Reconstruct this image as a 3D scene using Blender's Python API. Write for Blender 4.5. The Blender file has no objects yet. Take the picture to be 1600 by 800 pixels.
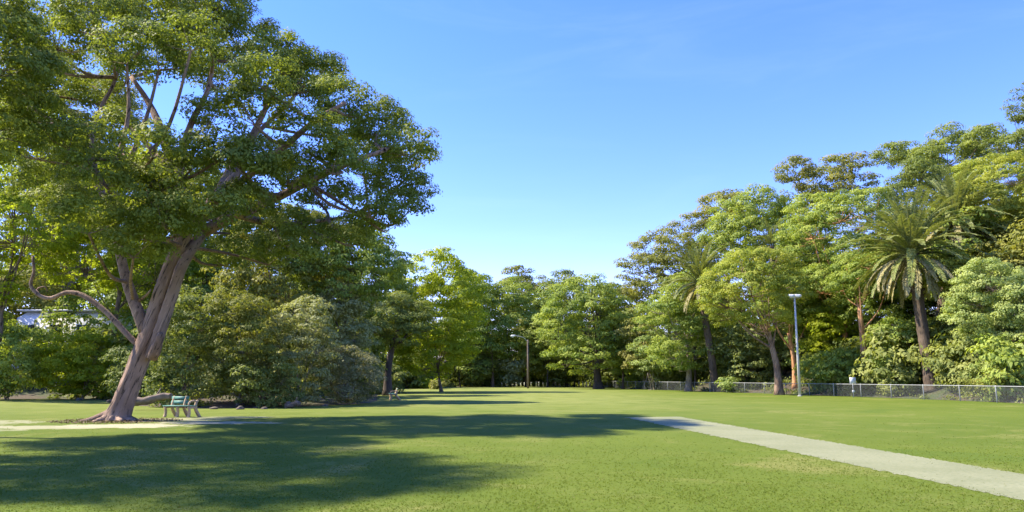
import bpy, math
import numpy as np
from mathutils import Vector
from mathutils.geometry import tessellate_polygon

SC = bpy.context.scene
COL = SC.collection
PI = math.pi
R = math.radians
F = 1130.0
PITCH = math.atan(190.0 / F)
EYE = 1.6
CP, SP = math.cos(PITCH), math.sin(PITCH)

# ------------------------------------------------------------------ places
def P(px, py, Y):
    """where the sight line of a photo point meets the plane Y metres ahead"""
    v = -(py - 400) / F
    d = np.array([(px - 800) / F, CP - SP * v, SP + CP * v])
    return np.array([0, 0, EYE]) + d * (Y / d[1])

def G(px, py):
    v = -(py - 400) / F
    d = np.array([(px - 800) / F, CP - SP * v, SP + CP * v])
    t = -EYE / d[2]
    return np.array([d[0] * t, d[1] * t])

edge_px = [(-140, 622), (0, 623.5), (90, 623), (160, 625), (215, 634), (300, 638.5), (400, 638), (480, 635), (560, 631), (586, 628), (592, 618),
           (610, 608.5), (700, 605), (760, 604), (820, 603.6), (900, 603.4), (936, 605), (1000, 608), (1100, 611.5), (1250, 616.5),
           (1400, 622), (1500, 626), (1600, 630.5)]
LAWN = [tuple(G(*q)) for q in edge_px] + [(38, 30), (44, 5), (42, -25), (10, -45), (-30, -35), (-48, 0), (-52, 30)]
LAWN = np.array(LAWN)

def poly_dist(x, y):
    """signed distance to the lawn's edge, positive outside"""
    x = np.asarray(x, float); y = np.asarray(y, float)
    best = np.full(x.shape, 1e9); inside = np.zeros(x.shape, bool)
    n = len(LAWN)
    for i in range(n):
        ax, ay = LAWN[i]; bx, by = LAWN[(i + 1) % n]
        ex, ey = bx - ax, by - ay
        t = np.clip(((x - ax) * ex + (y - ay) * ey) / (ex * ex + ey * ey), 0, 1)
        best = np.minimum(best, np.hypot(x - ax - t * ex, y - ay - t * ey))
        c = ((ay > y) != (by > y)) & (x < (bx - ax) * (y - ay) / (by - ay + 1e-12) + ax)
        inside ^= c
    return np.where(inside, -best, best)

def sstep(a, b, x):
    t = np.clip((x - a) / (b - a), 0, 1)
    return t * t * (3 - 2 * t)

def ht(x, y):
    x = np.asarray(x, float); y = np.asarray(y, float)
    d = poly_dist(x, y)
    slope = 0.13 + 0.29 * sstep(5, 32, x) + 0.13 * sstep(-5, -30, x)
    cap = 8 + 9.0 * sstep(5, 40, x)
    h = np.clip(d - 2.0, 0, None) * slope
    h = cap * (1 - np.exp(-h / cap))
    h = h + 0.25 * np.sin(x * .31 + 1) * np.cos(y * .27) * sstep(2, 10, d)
    return np.where(d < 0, -0.06, h - 0.06 + 0.05 * sstep(0, 1.5, d))

# ------------------------------------------------------------------ materials
def new_mat(name):
    m = bpy.data.materials.new(name); m.use_nodes = True
    nt = m.node_tree
    for n in list(nt.nodes): nt.nodes.remove(n)
    return m, nt
def nd(nt, t, **kw):
    n = nt.nodes.new(t)
    for k, v in kw.items():
        if k in n.inputs.keys() if hasattr(n, 'inputs') else False: n.inputs[k].default_value = v
        else: setattr(n, k, v)
    return n
def c4(c): return (c[0], c[1], c[2], 1.0)
def mixc(nt, fac, a, b, mode='MIX'):
    n = nt.nodes.new('ShaderNodeMix'); n.data_type = 'RGBA'; n.blend_type = mode
    for sock, v in ((n.inputs[0], fac), (n.inputs[6], a), (n.inputs[7], b)):
        if isinstance(v, (int, float)): sock.default_value = v
        elif isinstance(v, tuple): sock.default_value = c4(v)
        else: nt.links.new(v, sock)
    return n.outputs[2]
def ramp(nt, src, a, b):
    n = nt.nodes.new('ShaderNodeMapRange'); n.inputs[1].default_value = a; n.inputs[2].default_value = b
    n.interpolation_type = 'SMOOTHSTEP'
    nt.links.new(src, n.inputs[0]); return n.outputs[0]
def noise_tex(nt, scale, detail=4, rough=.6, vec=None, dist=0.0):
    n = nt.nodes.new('ShaderNodeTexNoise'); n.inputs['Scale'].default_value = scale
    n.inputs['Detail'].default_value = detail; n.inputs['Roughness'].default_value = rough
    n.inputs['Distortion'].default_value = dist
    if vec is not None: nt.links.new(vec, n.inputs['Vector'])
    return n.outputs['Fac']

def leaf_mat(name, dark, light, young, trans=0.36, gloss=0.6):
    dark, light, young = [tuple(min(.6, v * q) for v, q in zip(c_, (2.15, 1.85, 1.7))) for c_ in (dark, light, young)]
    m, nt = new_mat(name)
    out = nt.nodes.new('ShaderNodeOutputMaterial')
    a1 = nd(nt, 'ShaderNodeAttribute', attribute_name='tint'); a2 = nd(nt, 'ShaderNodeAttribute', attribute_name='age')
    col = mixc(nt, a1.outputs['Fac'], dark, light)
    col = mixc(nt, a2.outputs['Fac'], col, young)  # on crowns, age also carries the lit look painted on clump tops
    pb = nd(nt, 'ShaderNodeBsdfPrincipled'); pb.inputs['Roughness'].default_value = gloss
    pb.inputs['Specular IOR Level'].default_value = 0.2
    nt.links.new(col, pb.inputs['Base Color'])
    tr = nd(nt, 'ShaderNodeBsdfTranslucent')
    tc = mixc(nt, 0.75, col, (1.5, 1.5, .45), 'MULTIPLY')
    nt.links.new(tc, tr.inputs['Color'])
    ms = nd(nt, 'ShaderNodeMixShader'); ms.inputs[0].default_value = trans
    nt.links.new(pb.outputs[0], ms.inputs[1]); nt.links.new(tr.outputs[0], ms.inputs[2])
    nt.links.new(ms.outputs[0], out.inputs[0])
    return m

LEAF = {
 'hero':   leaf_mat('leaf_deep_green', (.056, .088, .022), (.106, .150, .034), (.17, .22, .035)),
 'dark':   leaf_mat('leaf_dark', (.045, .075, .020), (.085, .128, .032), (.16, .19, .04)),
 'mid':    leaf_mat('leaf_mid', (.055, .100, .022), (.105, .165, .035), (.21, .27, .05)),
 'bright': leaf_mat('leaf_bright', (.090, .145, .014), (.150, .205, .020), (.21, .26, .030), .62),
 'gold':   leaf_mat('leaf_gold', (.074, .120, .018), (.130, .178, .028), (.20, .235, .038)),
 'olive':  leaf_mat('leaf_olive', (.060, .085, .020), (.105, .135, .030), (.18, .19, .045)),
 'grey':   leaf_mat('leaf_grey', (.090, .120, .052), (.150, .185, .085), (.25, .29, .15)),
 'dry':    leaf_mat('leaf_dry', (.085, .105, .050), (.130, .150, .078), (.19, .21, .12), .3),
 'pale':   leaf_mat('leaf_pale', (.070, .120, .034), (.125, .185, .055), (.22, .28, .10)),
 'rust':   leaf_mat('leaf_rust', (.072, .098, .025), (.125, .150, .040), (.19, .19, .055)),
 'palm':   leaf_mat('leaf_palm', (.060, .095, .028), (.110, .150, .045), (.18, .19, .07), .25, .4),
 'husk':   leaf_mat('leaf_palm_dead', (.105, .108, .050), (.175, .180, .090), (.24, .25, .13), .2, .6),
 'under':  leaf_mat('leaf_undergrowth', (.055, .085, .024), (.105, .145, .042), (.18, .22, .07)),
}

def bark_mat(name, a, b, crack=(.03, .022, .018), sc=1.0, lean=0.0, zs=.9):
    m, nt = new_mat(name)
    out = nd(nt, 'ShaderNodeOutputMaterial'); pb = nd(nt, 'ShaderNodeBsdfPrincipled')
    tc = nd(nt, 'ShaderNodeTexCoord'); mp = nd(nt, 'ShaderNodeMapping')
    mp.inputs['Scale'].default_value = (5 * sc, 5 * sc, zs * sc)
    m0 = nd(nt, 'ShaderNodeMapping'); m0.inputs['Rotation'].default_value = (0, -lean, 0)
    nt.links.new(tc.outputs['Object'], m0.inputs['Vector']); nt.links.new(m0.outputs[0], mp.inputs['Vector'])
    n1 = noise_tex(nt, 2.2, 6, .65, mp.outputs[0], .4)
    n2 = noise_tex(nt, .55 * sc, 3, .6, tc.outputs['Object'])
    col = mixc(nt, ramp(nt, n2, .35, .65), a, b)
    col = mixc(nt, ramp(nt, n1, .47, .36), col, crack)
    col = mixc(nt, ramp(nt, n1, .58, .75), col, tuple(min(1, v * 1.7) for v in b))
    nt.links.new(col, pb.inputs['Base Color']); pb.inputs['Roughness'].default_value = .9
    bp = nd(nt, 'ShaderNodeBump'); bp.inputs['Strength'].default_value = .8; bp.inputs['Distance'].default_value = .06
    nt.links.new(n1, bp.inputs['Height']); nt.links.new(bp.outputs[0], pb.inputs['Normal'])
    nt.links.new(pb.outputs[0], out.inputs[0]); return m
BARK = {
 'hero': bark_mat('bark_pinkish', (.185, .115, .075), (.36, .24, .165), (.035, .022, .014), 1.0, R(20), .42),
 'dark': bark_mat('bark_dark', (.06, .045, .035), (.11, .085, .065)),
 'brown': bark_mat('bark_brown', (.15, .105, .07), (.23, .17, .12)),
 'pale': bark_mat('bark_pale', (.25, .20, .15), (.38, .31, .24), (.10, .07, .05)),
 'orange': bark_mat('bark_orange', (.50, .24, .10), (.58, .32, .16), (.25, .11, .06)),
 'grey': bark_mat('bark_grey', (.20, .18, .15), (.34, .31, .27), (.07, .06, .05)),
 'palm': bark_mat('bark_palm', (.085, .06, .04), (.14, .10, .07), (.03, .02, .015)),
}
def plain(name, c, rough=.6, metal=0, var=.25, sc=6):
    m, nt = new_mat(name)
    out = nd(nt, 'ShaderNodeOutputMaterial'); pb = nd(nt, 'ShaderNodeBsdfPrincipled')
    tc = nd(nt, 'ShaderNodeTexCoord')
    n = noise_tex(nt, sc, 5, .65, tc.outputs['Object'])
    col = mixc(nt, ramp(nt, n, .3, .75), c, tuple(v * (1 - var) for v in c))
    nt.links.new(col, pb.inputs['Base Color']); pb.inputs['Roughness'].default_value = rough; pb.inputs['Metallic'].default_value = metal
    nt.links.new(pb.outputs[0], out.inputs[0]); return m
M = {
 'galv': plain('galvanised_steel', (.36, .37, .35), .6, 0), 'pole': plain('pole_grey', (.60, .58, .54), .6, 0),
 'white': plain('white_paint', (.75, .76, .74), .5), 'lens': plain('lamp_glass', (.80, .82, .84), .2),
 'bench_green': plain('bench_green_paint', (.10, .26, .20), .6, 0, .5, 9), 'concrete_tan': plain('tan_concrete', (.60, .42, .25), .85, 0, .35),
 'wood_pole': plain('weathered_pole_wood', (.20, .155, .12), .9, 0, .4), 'log': plain('log_wood', (.24, .18, .13), .9, 0, .55, 4),
 'wall': plain('white_render', (.74, .75, .78), .8), 'roof': plain('grey_roof', (.55, .56, .58), .6), 'window': plain('dark_window', (.03, .04, .05), .1),
 'blue': plain('blue_sign', (.12, .25, .55), .5), 'stone': plain('bed_stone', (.15, .12, .085), .9, 0, .5, 3), 'post_dark': plain('dark_timber', (.10, .075, .05), .9),
 'mesh_wire': plain('wire', (.15, .16, .15), .7, 0), 'teal': plain('faded_teal', (.30, .50, .46), .6),
}

# ------------------------------------------------------------------ meshes
def build(name, V, Q=None, T=None, mat=None, parent=None, attrs=None, smooth=False):
    me = bpy.data.meshes.new(name)
    V = np.asarray(V, np.float32).reshape(-1, 3)
    nq = 0 if Q is None else len(Q); nt_ = 0 if T is None else len(T)
    loops = np.concatenate([np.asarray(a, np.int32).ravel() for a in (Q, T) if a is not None and len(a)])
    starts = np.concatenate([np.arange(nq) * 4, nq * 4 + np.arange(nt_) * 3]).astype(np.int32)
    me.vertices.add(len(V)); me.vertices.foreach_set('co', V.ravel())
    me.loops.add(len(loops)); me.loops.foreach_set('vertex_index', loops)
    me.polygons.add(nq + nt_); me.polygons.foreach_set('loop_start', starts)
    me.update(calc_edges=True)
    if smooth: me.polygons.foreach_set('use_smooth', np.ones(nq + nt_, bool))
    for k, v in (attrs or {}).items():
        a = me.attributes.new(k, 'FLOAT', 'FACE'); a.data.foreach_set('value', np.asarray(v, np.float32))
    me.materials.append(mat)
    return link(name, me, parent)
def link(name, me, parent=None):
    o = bpy.data.objects.new(name, me); COL.objects.link(o)
    if parent is not None: o.parent = parent
    return o
def tag(o, label, cat, group=None):
    o['label'] = label; o['category'] = cat
    if group: o['group'] = group
    return o
def thing(name, loc, label, cat, group=None, rz=0):
    o = bpy.data.objects.new(name, None); COL.objects.link(o); o.empty_display_size = .3
    o.location = [float(v) for v in loc]; o.rotation_euler = (0, 0, rz)
    return tag(o, label, cat, group)

class MB:
    def __init__(s): s.V = []; s.Q = []; s.T = []; s.n = 0
    def add(s, V, Q=None, T=None):
        V = np.asarray(V, float).reshape(-1, 3)
        if Q is not None and len(Q): s.Q.append(np.asarray(Q) + s.n)
        if T is not None and len(T): s.T.append(np.asarray(T) + s.n)
        s.V.append(V); s.n += len(V); return s
    def box(s, c, size, rot=0, tilt=0):
        x, y, z = [v / 2 for v in size]
        b = min(x, y, z) * .18
        V = []
        for dz, k in ((-z, b), (-z + b, 0), (z - b, 0), (z, b)):
            V += [(-x + k, -y + k, dz), (x - k, -y + k, dz), (x - k, y - k, dz), (-x + k, y - k, dz)]
        V = np.array(V)
        if tilt:
            ct, st = math.cos(tilt), math.sin(tilt)
            V = np.stack([V[:, 0], V[:, 1] * ct - V[:, 2] * st, V[:, 1] * st + V[:, 2] * ct], 1)
        if rot:
            cr, sr = math.cos(rot), math.sin(rot)
            V = np.stack([V[:, 0] * cr - V[:, 1] * sr, V[:, 0] * sr + V[:, 1] * cr, V[:, 2]], 1)
        Q = [(3, 2, 1, 0), (12, 13, 14, 15)]
        for l in range(3):
            for i in range(4):
                j = (i + 1) % 4; Q.append((l * 4 + i, l * 4 + j, l * 4 + 4 + j, l * 4 + 4 + i))
        return s.add(V + np.array(c), Q)
    def tube(s, pts, rad, sides=6, bumps=0, rng=None, cap=True):
        pts = np.asarray(pts, float); n = len(pts); rad = np.broadcast_to(np.asarray(rad, float), (n,)).copy()
        tan = np.gradient(pts, axis=0); tan /= np.linalg.norm(tan, axis=1)[:, None] + 1e-9
        ref = np.array([0.0, 1, 0]) if abs(tan[0][1]) < .9 else np.array([1.0, 0, 0])
        V = []
        ph = rng.uniform(0, 6.28, 4) if rng is not None else None
        a = np.arange(sides) * 2 * PI / sides
        for i in range(n):
            u = ref - tan[i] * ref.dot(tan[i]); u /= np.linalg.norm(u); w = np.cross(tan[i], u); ref = u
            r = rad[i]
            rr = np.full(sides, r)
            if bumps and rng is not None:
                rr = r * (1 + bumps * (np.sin(3 * a + ph[0] + i * .13) * .5 + np.sin(5 * a + ph[1] - i * .21) * .35 + np.sin(8 * a + ph[2] + i * .1) * .25) + rng.normal(0, bumps * .15, sides))
            V.append(pts[i] + np.outer(np.cos(a) * rr, u) + np.outer(np.sin(a) * rr, w))
        V = np.concatenate(V)
        i = np.arange(n - 1)[:, None] * sides; j = np.arange(sides)[None, :]; k = (j + 1) % sides
        Q = np.stack([i + j, i + k, i + sides + k, i + sides + j], -1).reshape(-1, 4)
        T = []
        if cap:
            V = np.vstack([V, pts[-1], pts[0]]); m = len(V)
            T = [((n - 1) * sides + q, (n - 1) * sides + (q + 1) % sides, m - 2) for q in range(sides)] + [((q + 1) % sides, q, m - 1) for q in range(sides)]
        return s.add(V, Q, T)
    def build(s, name, mat, parent=None, smooth=False):
        return build(name, np.concatenate(s.V), np.concatenate(s.Q) if s.Q else None, np.concatenate(s.T) if s.T else None, mat, parent, None, smooth)

def spline(pts, n):
    """smooth curve through rows (any width)"""
    p = np.asarray(pts, float)
    if len(p) == 2:
        t = np.linspace(0, 1, n)[:, None]; return p[0] * (1 - t) + p[1] * t
    e = np.vstack([2 * p[0] - p[1], p, 2 * p[-1] - p[-2]])
    out = []
    for t in np.linspace(0, len(p) - 1 - 1e-9, n):
        i = int(t); u = t - i; a, b, c, d = e[i:i + 4]
        out.append(.5 * (2 * b + (c - a) * u + (2 * a - 5 * b + 4 * c - d) * u * u + (3 * b - a - 3 * c + d) * u ** 3))
    return np.array(out)

def rand_dirs(rng, n):
    d = rng.normal(size=(n, 3)); return d / np.linalg.norm(d, axis=1)[:, None]
def fib(n, rng):
    i = np.arange(n) + .5; z = 1 - 2 * i / n; a = i * 2.399963 + rng.uniform(0, 6.28); r = np.sqrt(1 - z * z)
    d = np.stack([r * np.cos(a), r * np.sin(a), z], 1) + rng.normal(0, .22, (n, 3))
    return d / np.linalg.norm(d, axis=1)[:, None]

class Leaves:
    def __init__(s, rng): s.c = []; s.n = []; s.L = []; s.age = []; s.rng = rng
    def add(s, c, n, L, age): s.c.append(c); s.n.append(n); s.L.append(np.broadcast_to(L, (len(c),))); s.age.append(np.broadcast_to(age, (len(c),)))
    def build(s, name, mat, parent, aspect=.5, droop=.35, origin=None):
        rng = s.rng
        c = np.concatenate(s.c); n = np.concatenate(s.n); L = np.concatenate(s.L)[:, None]; age = np.concatenate(s.age)
        if origin is not None: c = c - np.asarray(origin)
        N = len(c)
        n = n / (np.linalg.norm(n, axis=1)[:, None] + 1e-9)
        t = rng.normal(size=(N, 3)); t[:, 2] -= droop; t -= n * (t * n).sum(1)[:, None]; t /= np.linalg.norm(t, axis=1)[:, None] + 1e-9
        b = np.cross(n, t)
        L = L * rng.uniform(.7, 1.3, (N, 1)); W = L * aspect * rng.uniform(.8, 1.2, (N, 1))
        up = n * W * .22
        V = np.stack([c - t * L * .5, c + b * W * .5 + up - t * L * .08, c + t * L * .5, c - b * W * .5 + up - t * L * .08], 1).reshape(-1, 3)
        Q = np.arange(N * 4).reshape(-1, 4)
        return build(name, V, Q, None, mat, parent, {'tint': rng.uniform(0, 1, N), 'age': np.clip(age + rng.normal(0, .12, N), 0, 1)})

def foliage(lv, lobes, rng, L, rs, cover=1.1, flat=.6, young=.35, low=-.35, twigs=None, hubs=None, skip=0.0, inner=.14):
    """umbrella-shaped leaf clumps over the surface of each lobe; returns clump centres"""
    lob = np.asarray(lobes, float); ctrs = []
    for li, (cx, cy, cz, rx, ry, rz) in enumerate(lob):
        c = np.array([cx, cy, cz]); r = np.array([rx, ry, rz])
        area = 4 * PI * ((rx * ry) ** 1.6 / 3 + (rx * rz) ** 1.6 / 3 + (ry * rz) ** 1.6 / 3) ** (1 / 1.6)
        ns = max(5, int(area / (2.3 * rs * rs)))
        for d in fib(ns, rng):
            if d[2] < low + rng.normal(0, .15) or rng.random() < skip: continue
            cs = c + d * r * rng.uniform(.72, 1.05)
            q = (((cs - lob[:, :3]) / lob[:, 3:]) ** 2).sum(1); q[li] = 9
            if q.min() < .55: continue
            s_ = rs * rng.uniform(.65, 1.35)
            nl = max(8, int(cover * 2.9 * s_ * s_ * (1 + flat) / 2 / (L * L * .25)))
            e = rand_dirs(rng, nl); e[:, 2] = np.where(e[:, 2] < -.25, -e[:, 2] * .8, e[:, 2])
            rad = rng.uniform(.72, 1.08, nl)
            k = rng.random(nl) < inner; rad[k] = rng.uniform(.1, .8, k.sum())
            pos = cs + e * np.array([s_, s_, s_ * flat]) * rad[:, None]
            nn = e * .85 + d * .35 + rng.normal(0, .30, (nl, 3)) + np.array([0, 0, .22])
            a = young * rng.uniform(0, 1) ** 1.5 + .25 * young * np.clip(e[:, 2], 0, 1)  # random young clumps; upward leaves also tinted paler, painting in sunlit tops
            lv.add(pos, nn, L, a)
            ctrs.append((li, cs))
            if twigs is not None and rng.random() < twigs[1]:
                h = c - np.array([0, 0, rz * .35]) if hubs is None else hubs[li]
                mid = (h + cs) / 2 + rng.normal(0, .12, 3) * np.linalg.norm(cs - h) * .6
                mid[2] -= .05 * np.linalg.norm(cs - h)
                r0 = twigs[2]
                twigs[0].tube(spline([h, mid, cs], 5), np.linspace(r0, r0 * .3, 5), 4, cap=False)
    return ctrs

def box_lobes(x0, y0, x1, y1, Y, rng, n=7, deep=.9, lobe=.46, flat=.72):
    s = Y / F; c = P((x0 + x1) / 2, (y0 + y1) / 2, Y); a = (x1 - x0) / 2 * s * 1.12; h = (y1 - y0) / 2 * s * 1.10; b = a * deep
    r = min(a, h * 1.1) * lobe
    out = []
    for d in fib(n, rng):
        rr = r * rng.uniform(.8, 1.2)
        p = c + d * np.array([max(a - rr, .1), max(b - rr, .1), max(h - rr * flat, .1)])
        out.append((*p, rr * rng.uniform(1, 1.15), rr * rng.uniform(1, 1.15), rr * flat))
    out.append((*c, a * .5, b * .5, h * .5))
    return out

def trunk_mesh(mb, base, path, r0, r1, rng, sides=10, flare=.6, n=14):
    """path: world points above base"""
    pts = spline([base] + list(path), n); t = np.linspace(0, 1, n)
    rad = r0 * (1 - t) + r1 * t + r0 * flare * np.exp(-t * n * .75)
    mb.tube(pts, rad, sides, .10, rng); return pts, rad

def tree(name, label, cat, base_px, Y, crown, leaf='mid', bark='brown', r0=None, n=7, L=None, rs=None, seed=1, path=None, young=.35, cover=.95,
         group=None, low=-.75, flat=.66, lobe=.46, lobes=None, skip=0, twigp=.35, deep=.9, droop=.35, lean=0, aspect=.5, stems=1, lobeflat=.84):
    rng = np.random.default_rng(seed)
    s = Y / F
    L = L or max(.14, Y * .0030); rs = rs or max(.50, Y * .0092)
    bx = (base_px - 800) / F * Y * 1.0
    bx = P(base_px, 600, Y)[0]
    base = np.array([bx, Y, float(ht(bx, Y)) - .05])
    root = thing(name, base, label, cat, group)
    lob = lobes if lobes is not None else box_lobes(*crown, Y, rng, n, deep, lobe, lobeflat)
    lob = np.array(lob, float)
    cc = lob[:, :3].mean(0); top = lob[:, 2].max(); botz = (lob[:, 2] - lob[:, 5]).min()
    H = top - base[2]
    r0 = r0 or max(.10, H * .013)
    tr = MB(); o = base.copy()
    fork_z = max(base[2] + .22 * H, botz + .15 * (top - botz)) if stems == 1 else base[2] + .3
    for st in range(stems):
        off = np.zeros(3) if stems == 1 else np.array([rng.normal(0, .35), rng.normal(0, .25), 0])
        if path: pth = [P(a, b, Y + (q[0] if q else 0)) for a, b, *q in path]
        else:
            m = base * .5 + cc * .5; m[2] = base[2] * .45 + fork_z * .55; m[:2] += rng.normal(0, .02 * H, 2); m[0] += lean
            e = base * .4 + cc * .6; e[2] = fork_z + (0 if stems == 1 else H * .3); e[:2] += off[:2] * 2
            pth = [m, e]
        pts, rad = trunk_mesh(tr, base + off - o, [p - o for p in pth], r0, r0 * .55, rng, 10)
        fork = pts[-1]
        sel = range(len(lob)) if stems == 1 else range(st, len(lob), stems)
        for i in sel:
            c = lob[i, :3] - o - np.array([0, 0, lob[i, 5] * .3]); k = rng.integers(max(5, int(len(pts) * .6)), len(pts)); a0 = pts[k]
            v = c - a0; mid = a0 + v * .5 + np.array([v[0] * .06, v[1] * .06, -.02 * H]) + rng.normal(0, .035, 3) * np.linalg.norm(v)
            rb = rad[k] * rng.uniform(.3, .46)
            tr.tube(spline([a0, mid, c], 8), np.linspace(rb, rb * .28, 8), 6, .08, rng, cap=False)
    tw = [tr, twigp, r0 * .10]
    lv = Leaves(rng)
    l0 = lob.copy(); l0[:, :3] -= o
    foliage(lv, l0, rng, L, rs, cover, flat, young, low, tw, None, skip)
    tr.build('trunk', BARK[bark], root, True)
    lv.build('crown', LEAF[leaf], root, aspect, droop)
    return root

def copy_tree(src, loc, rz, sc, label, group):
    r = src.copy(); COL.objects.link(r); r.location = loc; r.rotation_euler = (0, 0, rz); r.scale = sc
    r['label'] = label; r['group'] = group
    for ch in list(src.children):
        c = ch.copy(); COL.objects.link(c); c.parent = r
    return r

# ------------------------------------------------------------------ setting
def ground_mat():
    m, nt = new_mat('forest_floor')
    out = nd(nt, 'ShaderNodeOutputMaterial'); pb = nd(nt, 'ShaderNodeBsdfPrincipled'); tc = nd(nt, 'ShaderNodeTexCoord')
    n1 = noise_tex(nt, .22, 4, .6, tc.outputs['Object']); n2 = noise_tex(nt, 5, 5, .7, tc.outputs['Object'])
    col = mixc(nt, ramp(nt, n1, .4, .62), (.075, .055, .035), (.045, .07, .022))
    col = mixc(nt, ramp(nt, n2, .52, .72), col, (.17, .13, .085))
    nt.links.new(col, pb.inputs['Base Color']); pb.inputs['Roughness'].default_value = 1
    bp = nd(nt, 'ShaderNodeBump'); bp.inputs['Strength'].default_value = .7; bp.inputs['Distance'].default_value = .12
    nt.links.new(n2, bp.inputs['Height']); nt.links.new(bp.outputs[0], pb.inputs['Normal'])
    nt.links.new(pb.outputs[0], out.inputs[0]); return m

def grid_axis(lo, hi, core, ncore, nout):
    a = np.linspace(-core, core, ncore)
    o = core + (hi - core) * (np.linspace(0, 1, nout + 1)[1:] ** 2.5)
    return a, o
a, o_ = grid_axis(0, 2500, 150, 121, 14)
gx = np.concatenate([-o_[::-1], a, o_])
ay = np.linspace(-70, 230, 121)
gy = np.concatenate([-70 - 2400 * (np.linspace(0, 1, 9)[1:][::-1] ** 2.5), ay, 230 + 3000 * (np.linspace(0, 1, 15)[1:] ** 2.5)])
XX, YY = np.meshgrid(gx, gy)
ZZ = ht(XX, YY)
V = np.stack([XX, YY, ZZ], -1).reshape(-1, 3)
nx, ny = len(gx), len(gy)
i = np.arange(ny - 1)[:, None] * nx; j = np.arange(nx - 1)[None, :]
Q = np.stack([i + j, i + j + 1, i + nx + j + 1, i + nx + j], -1).reshape(-1, 4)
g = build('ground', V, Q, None, ground_mat(), None, None, True); g['kind'] = 'structure'

# bare, worn ground round the big tree: centre x, y, radius x, y, strength
WORN = [(-13.0, 24.9, 2.4, 1.2, 1.0), (-10.6, 26.6, 2.7, .8, 1.0), (-20.5, 26.5, 3.6, 2.0, .62), (-15.2, 24.2, 3.2, 1.0, .75), (-17.6, 22.9, 2.6, .9, .55), (-11.5, 30.2, 2.0, .9, .5), (-13.2, 28.4, 2.4, 1.6, .6)]
def lawn_mat():
    m, nt = new_mat('mown_grass')
    out = nd(nt, 'ShaderNodeOutputMaterial'); pb = nd(nt, 'ShaderNodeBsdfPrincipled'); tc = nd(nt, 'ShaderNodeTexCoord')
    vec = tc.outputs['Object']
    big = noise_tex(nt, .07, 3, .55, vec); mid = noise_tex(nt, .55, 5, .65, vec, .3); fine = noise_tex(nt, 9, 6, .75, vec); vf = noise_tex(nt, 45, 4, .7, vec)
    col = mixc(nt, ramp(nt, big, .38, .62), GR1, GR2)
    col = mixc(nt, ramp(nt, mid, .50, .72), col, GR3)
    pat = noise_tex(nt, .23, 5, .7, vec, .8); col = mixc(nt, ramp(nt, pat, .52, .70), col, (.20, .20, .055)); col = mixc(nt, ramp(nt, pat, .46, .30), col, (.085, .130, .016))
    col = mixc(nt, ramp(nt, fine, .40, .72), col, GR4)
    col = mixc(nt, ramp(nt, vf, .56, .78), col, (.08, .11, .014))
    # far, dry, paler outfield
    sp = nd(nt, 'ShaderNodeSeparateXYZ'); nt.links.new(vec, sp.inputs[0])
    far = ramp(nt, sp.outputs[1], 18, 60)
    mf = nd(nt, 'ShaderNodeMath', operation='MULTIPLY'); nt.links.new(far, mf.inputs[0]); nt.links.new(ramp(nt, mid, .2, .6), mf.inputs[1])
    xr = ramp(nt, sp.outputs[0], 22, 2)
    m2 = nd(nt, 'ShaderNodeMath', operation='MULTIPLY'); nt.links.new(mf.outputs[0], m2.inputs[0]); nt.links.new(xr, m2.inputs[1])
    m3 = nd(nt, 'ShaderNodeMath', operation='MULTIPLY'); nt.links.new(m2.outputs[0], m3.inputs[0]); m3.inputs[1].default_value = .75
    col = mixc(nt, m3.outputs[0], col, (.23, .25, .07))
    # worn ground with ragged edges
    wn = noise_tex(nt, 1.1, 6, .75, vec, .5)
    for (cx, cy, rx, ry, st) in WORN:
        mp = nd(nt, 'ShaderNodeMapping'); mp.vector_type = 'POINT'
        mp.inputs['Location'].default_value = (-cx / rx, -cy / ry, 0); mp.inputs['Scale'].default_value = (1 / rx, 1 / ry, 0)
        nt.links.new(vec, mp.inputs['Vector'])
        ln = nd(nt, 'ShaderNodeVectorMath', operation='LENGTH'); nt.links.new(mp.outputs[0], ln.inputs[0])
        ad = nd(nt, 'ShaderNodeMath', operation='ADD'); nt.links.new(ln.outputs['Value'], ad.inputs[0])
        mu = nd(nt, 'ShaderNodeMath', operation='MULTIPLY_ADD'); nt.links.new(wn, mu.inputs[0]); mu.inputs[1].default_value = 2.2; mu.inputs[2].default_value = -1.1
        nt.links.new(mu.outputs[0], ad.inputs[1])
        f = ramp(nt, ad.outputs[0], 1.05, .7)
        f2 = nd(nt, 'ShaderNodeMath', operation='MULTIPLY'); nt.links.new(f, f2.inputs[0]); f2.inputs[1].default_value = st
        col = mixc(nt, f2.outputs[0], col, (.36, .34, .22))
    nt.links.new(col, pb.inputs['Base Color']); pb.inputs['Roughness'].default_value = .95; pb.inputs['Specular IOR Level'].default_value = .1
    bp = nd(nt, 'ShaderNodeBump'); bp.inputs['Strength'].default_value = .5; bp.inputs['Distance'].default_value = .04
    nt.links.new(fine, bp.inputs['Height']); nt.links.new(bp.outputs[0], pb.inputs['Normal'])
    nt.links.new(pb.outputs[0], out.inputs[0]); return m
GR1, GR2, GR3, GR4 = (.094, .132, .015), (.118, .154, .019), (.142, .166, .032), (.084, .120, .015)
outline = []
lr = np.random.default_rng(5)
for k in range(len(LAWN)):
    p, q = LAWN[k], LAWN[(k + 1) % len(LAWN)]
    m_ = max(1, int(np.linalg.norm(q - p) / .8))
    for t in range(m_): outline.append(p + (q - p) * t / m_ + lr.normal(0, .12, 2))
tri = tessellate_polygon([[Vector((p[0], p[1], 0)) for p in outline]])
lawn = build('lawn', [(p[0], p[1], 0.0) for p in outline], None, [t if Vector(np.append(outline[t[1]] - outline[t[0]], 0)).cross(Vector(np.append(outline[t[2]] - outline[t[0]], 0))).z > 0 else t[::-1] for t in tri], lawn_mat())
lawn['kind'] = 'structure'

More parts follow.
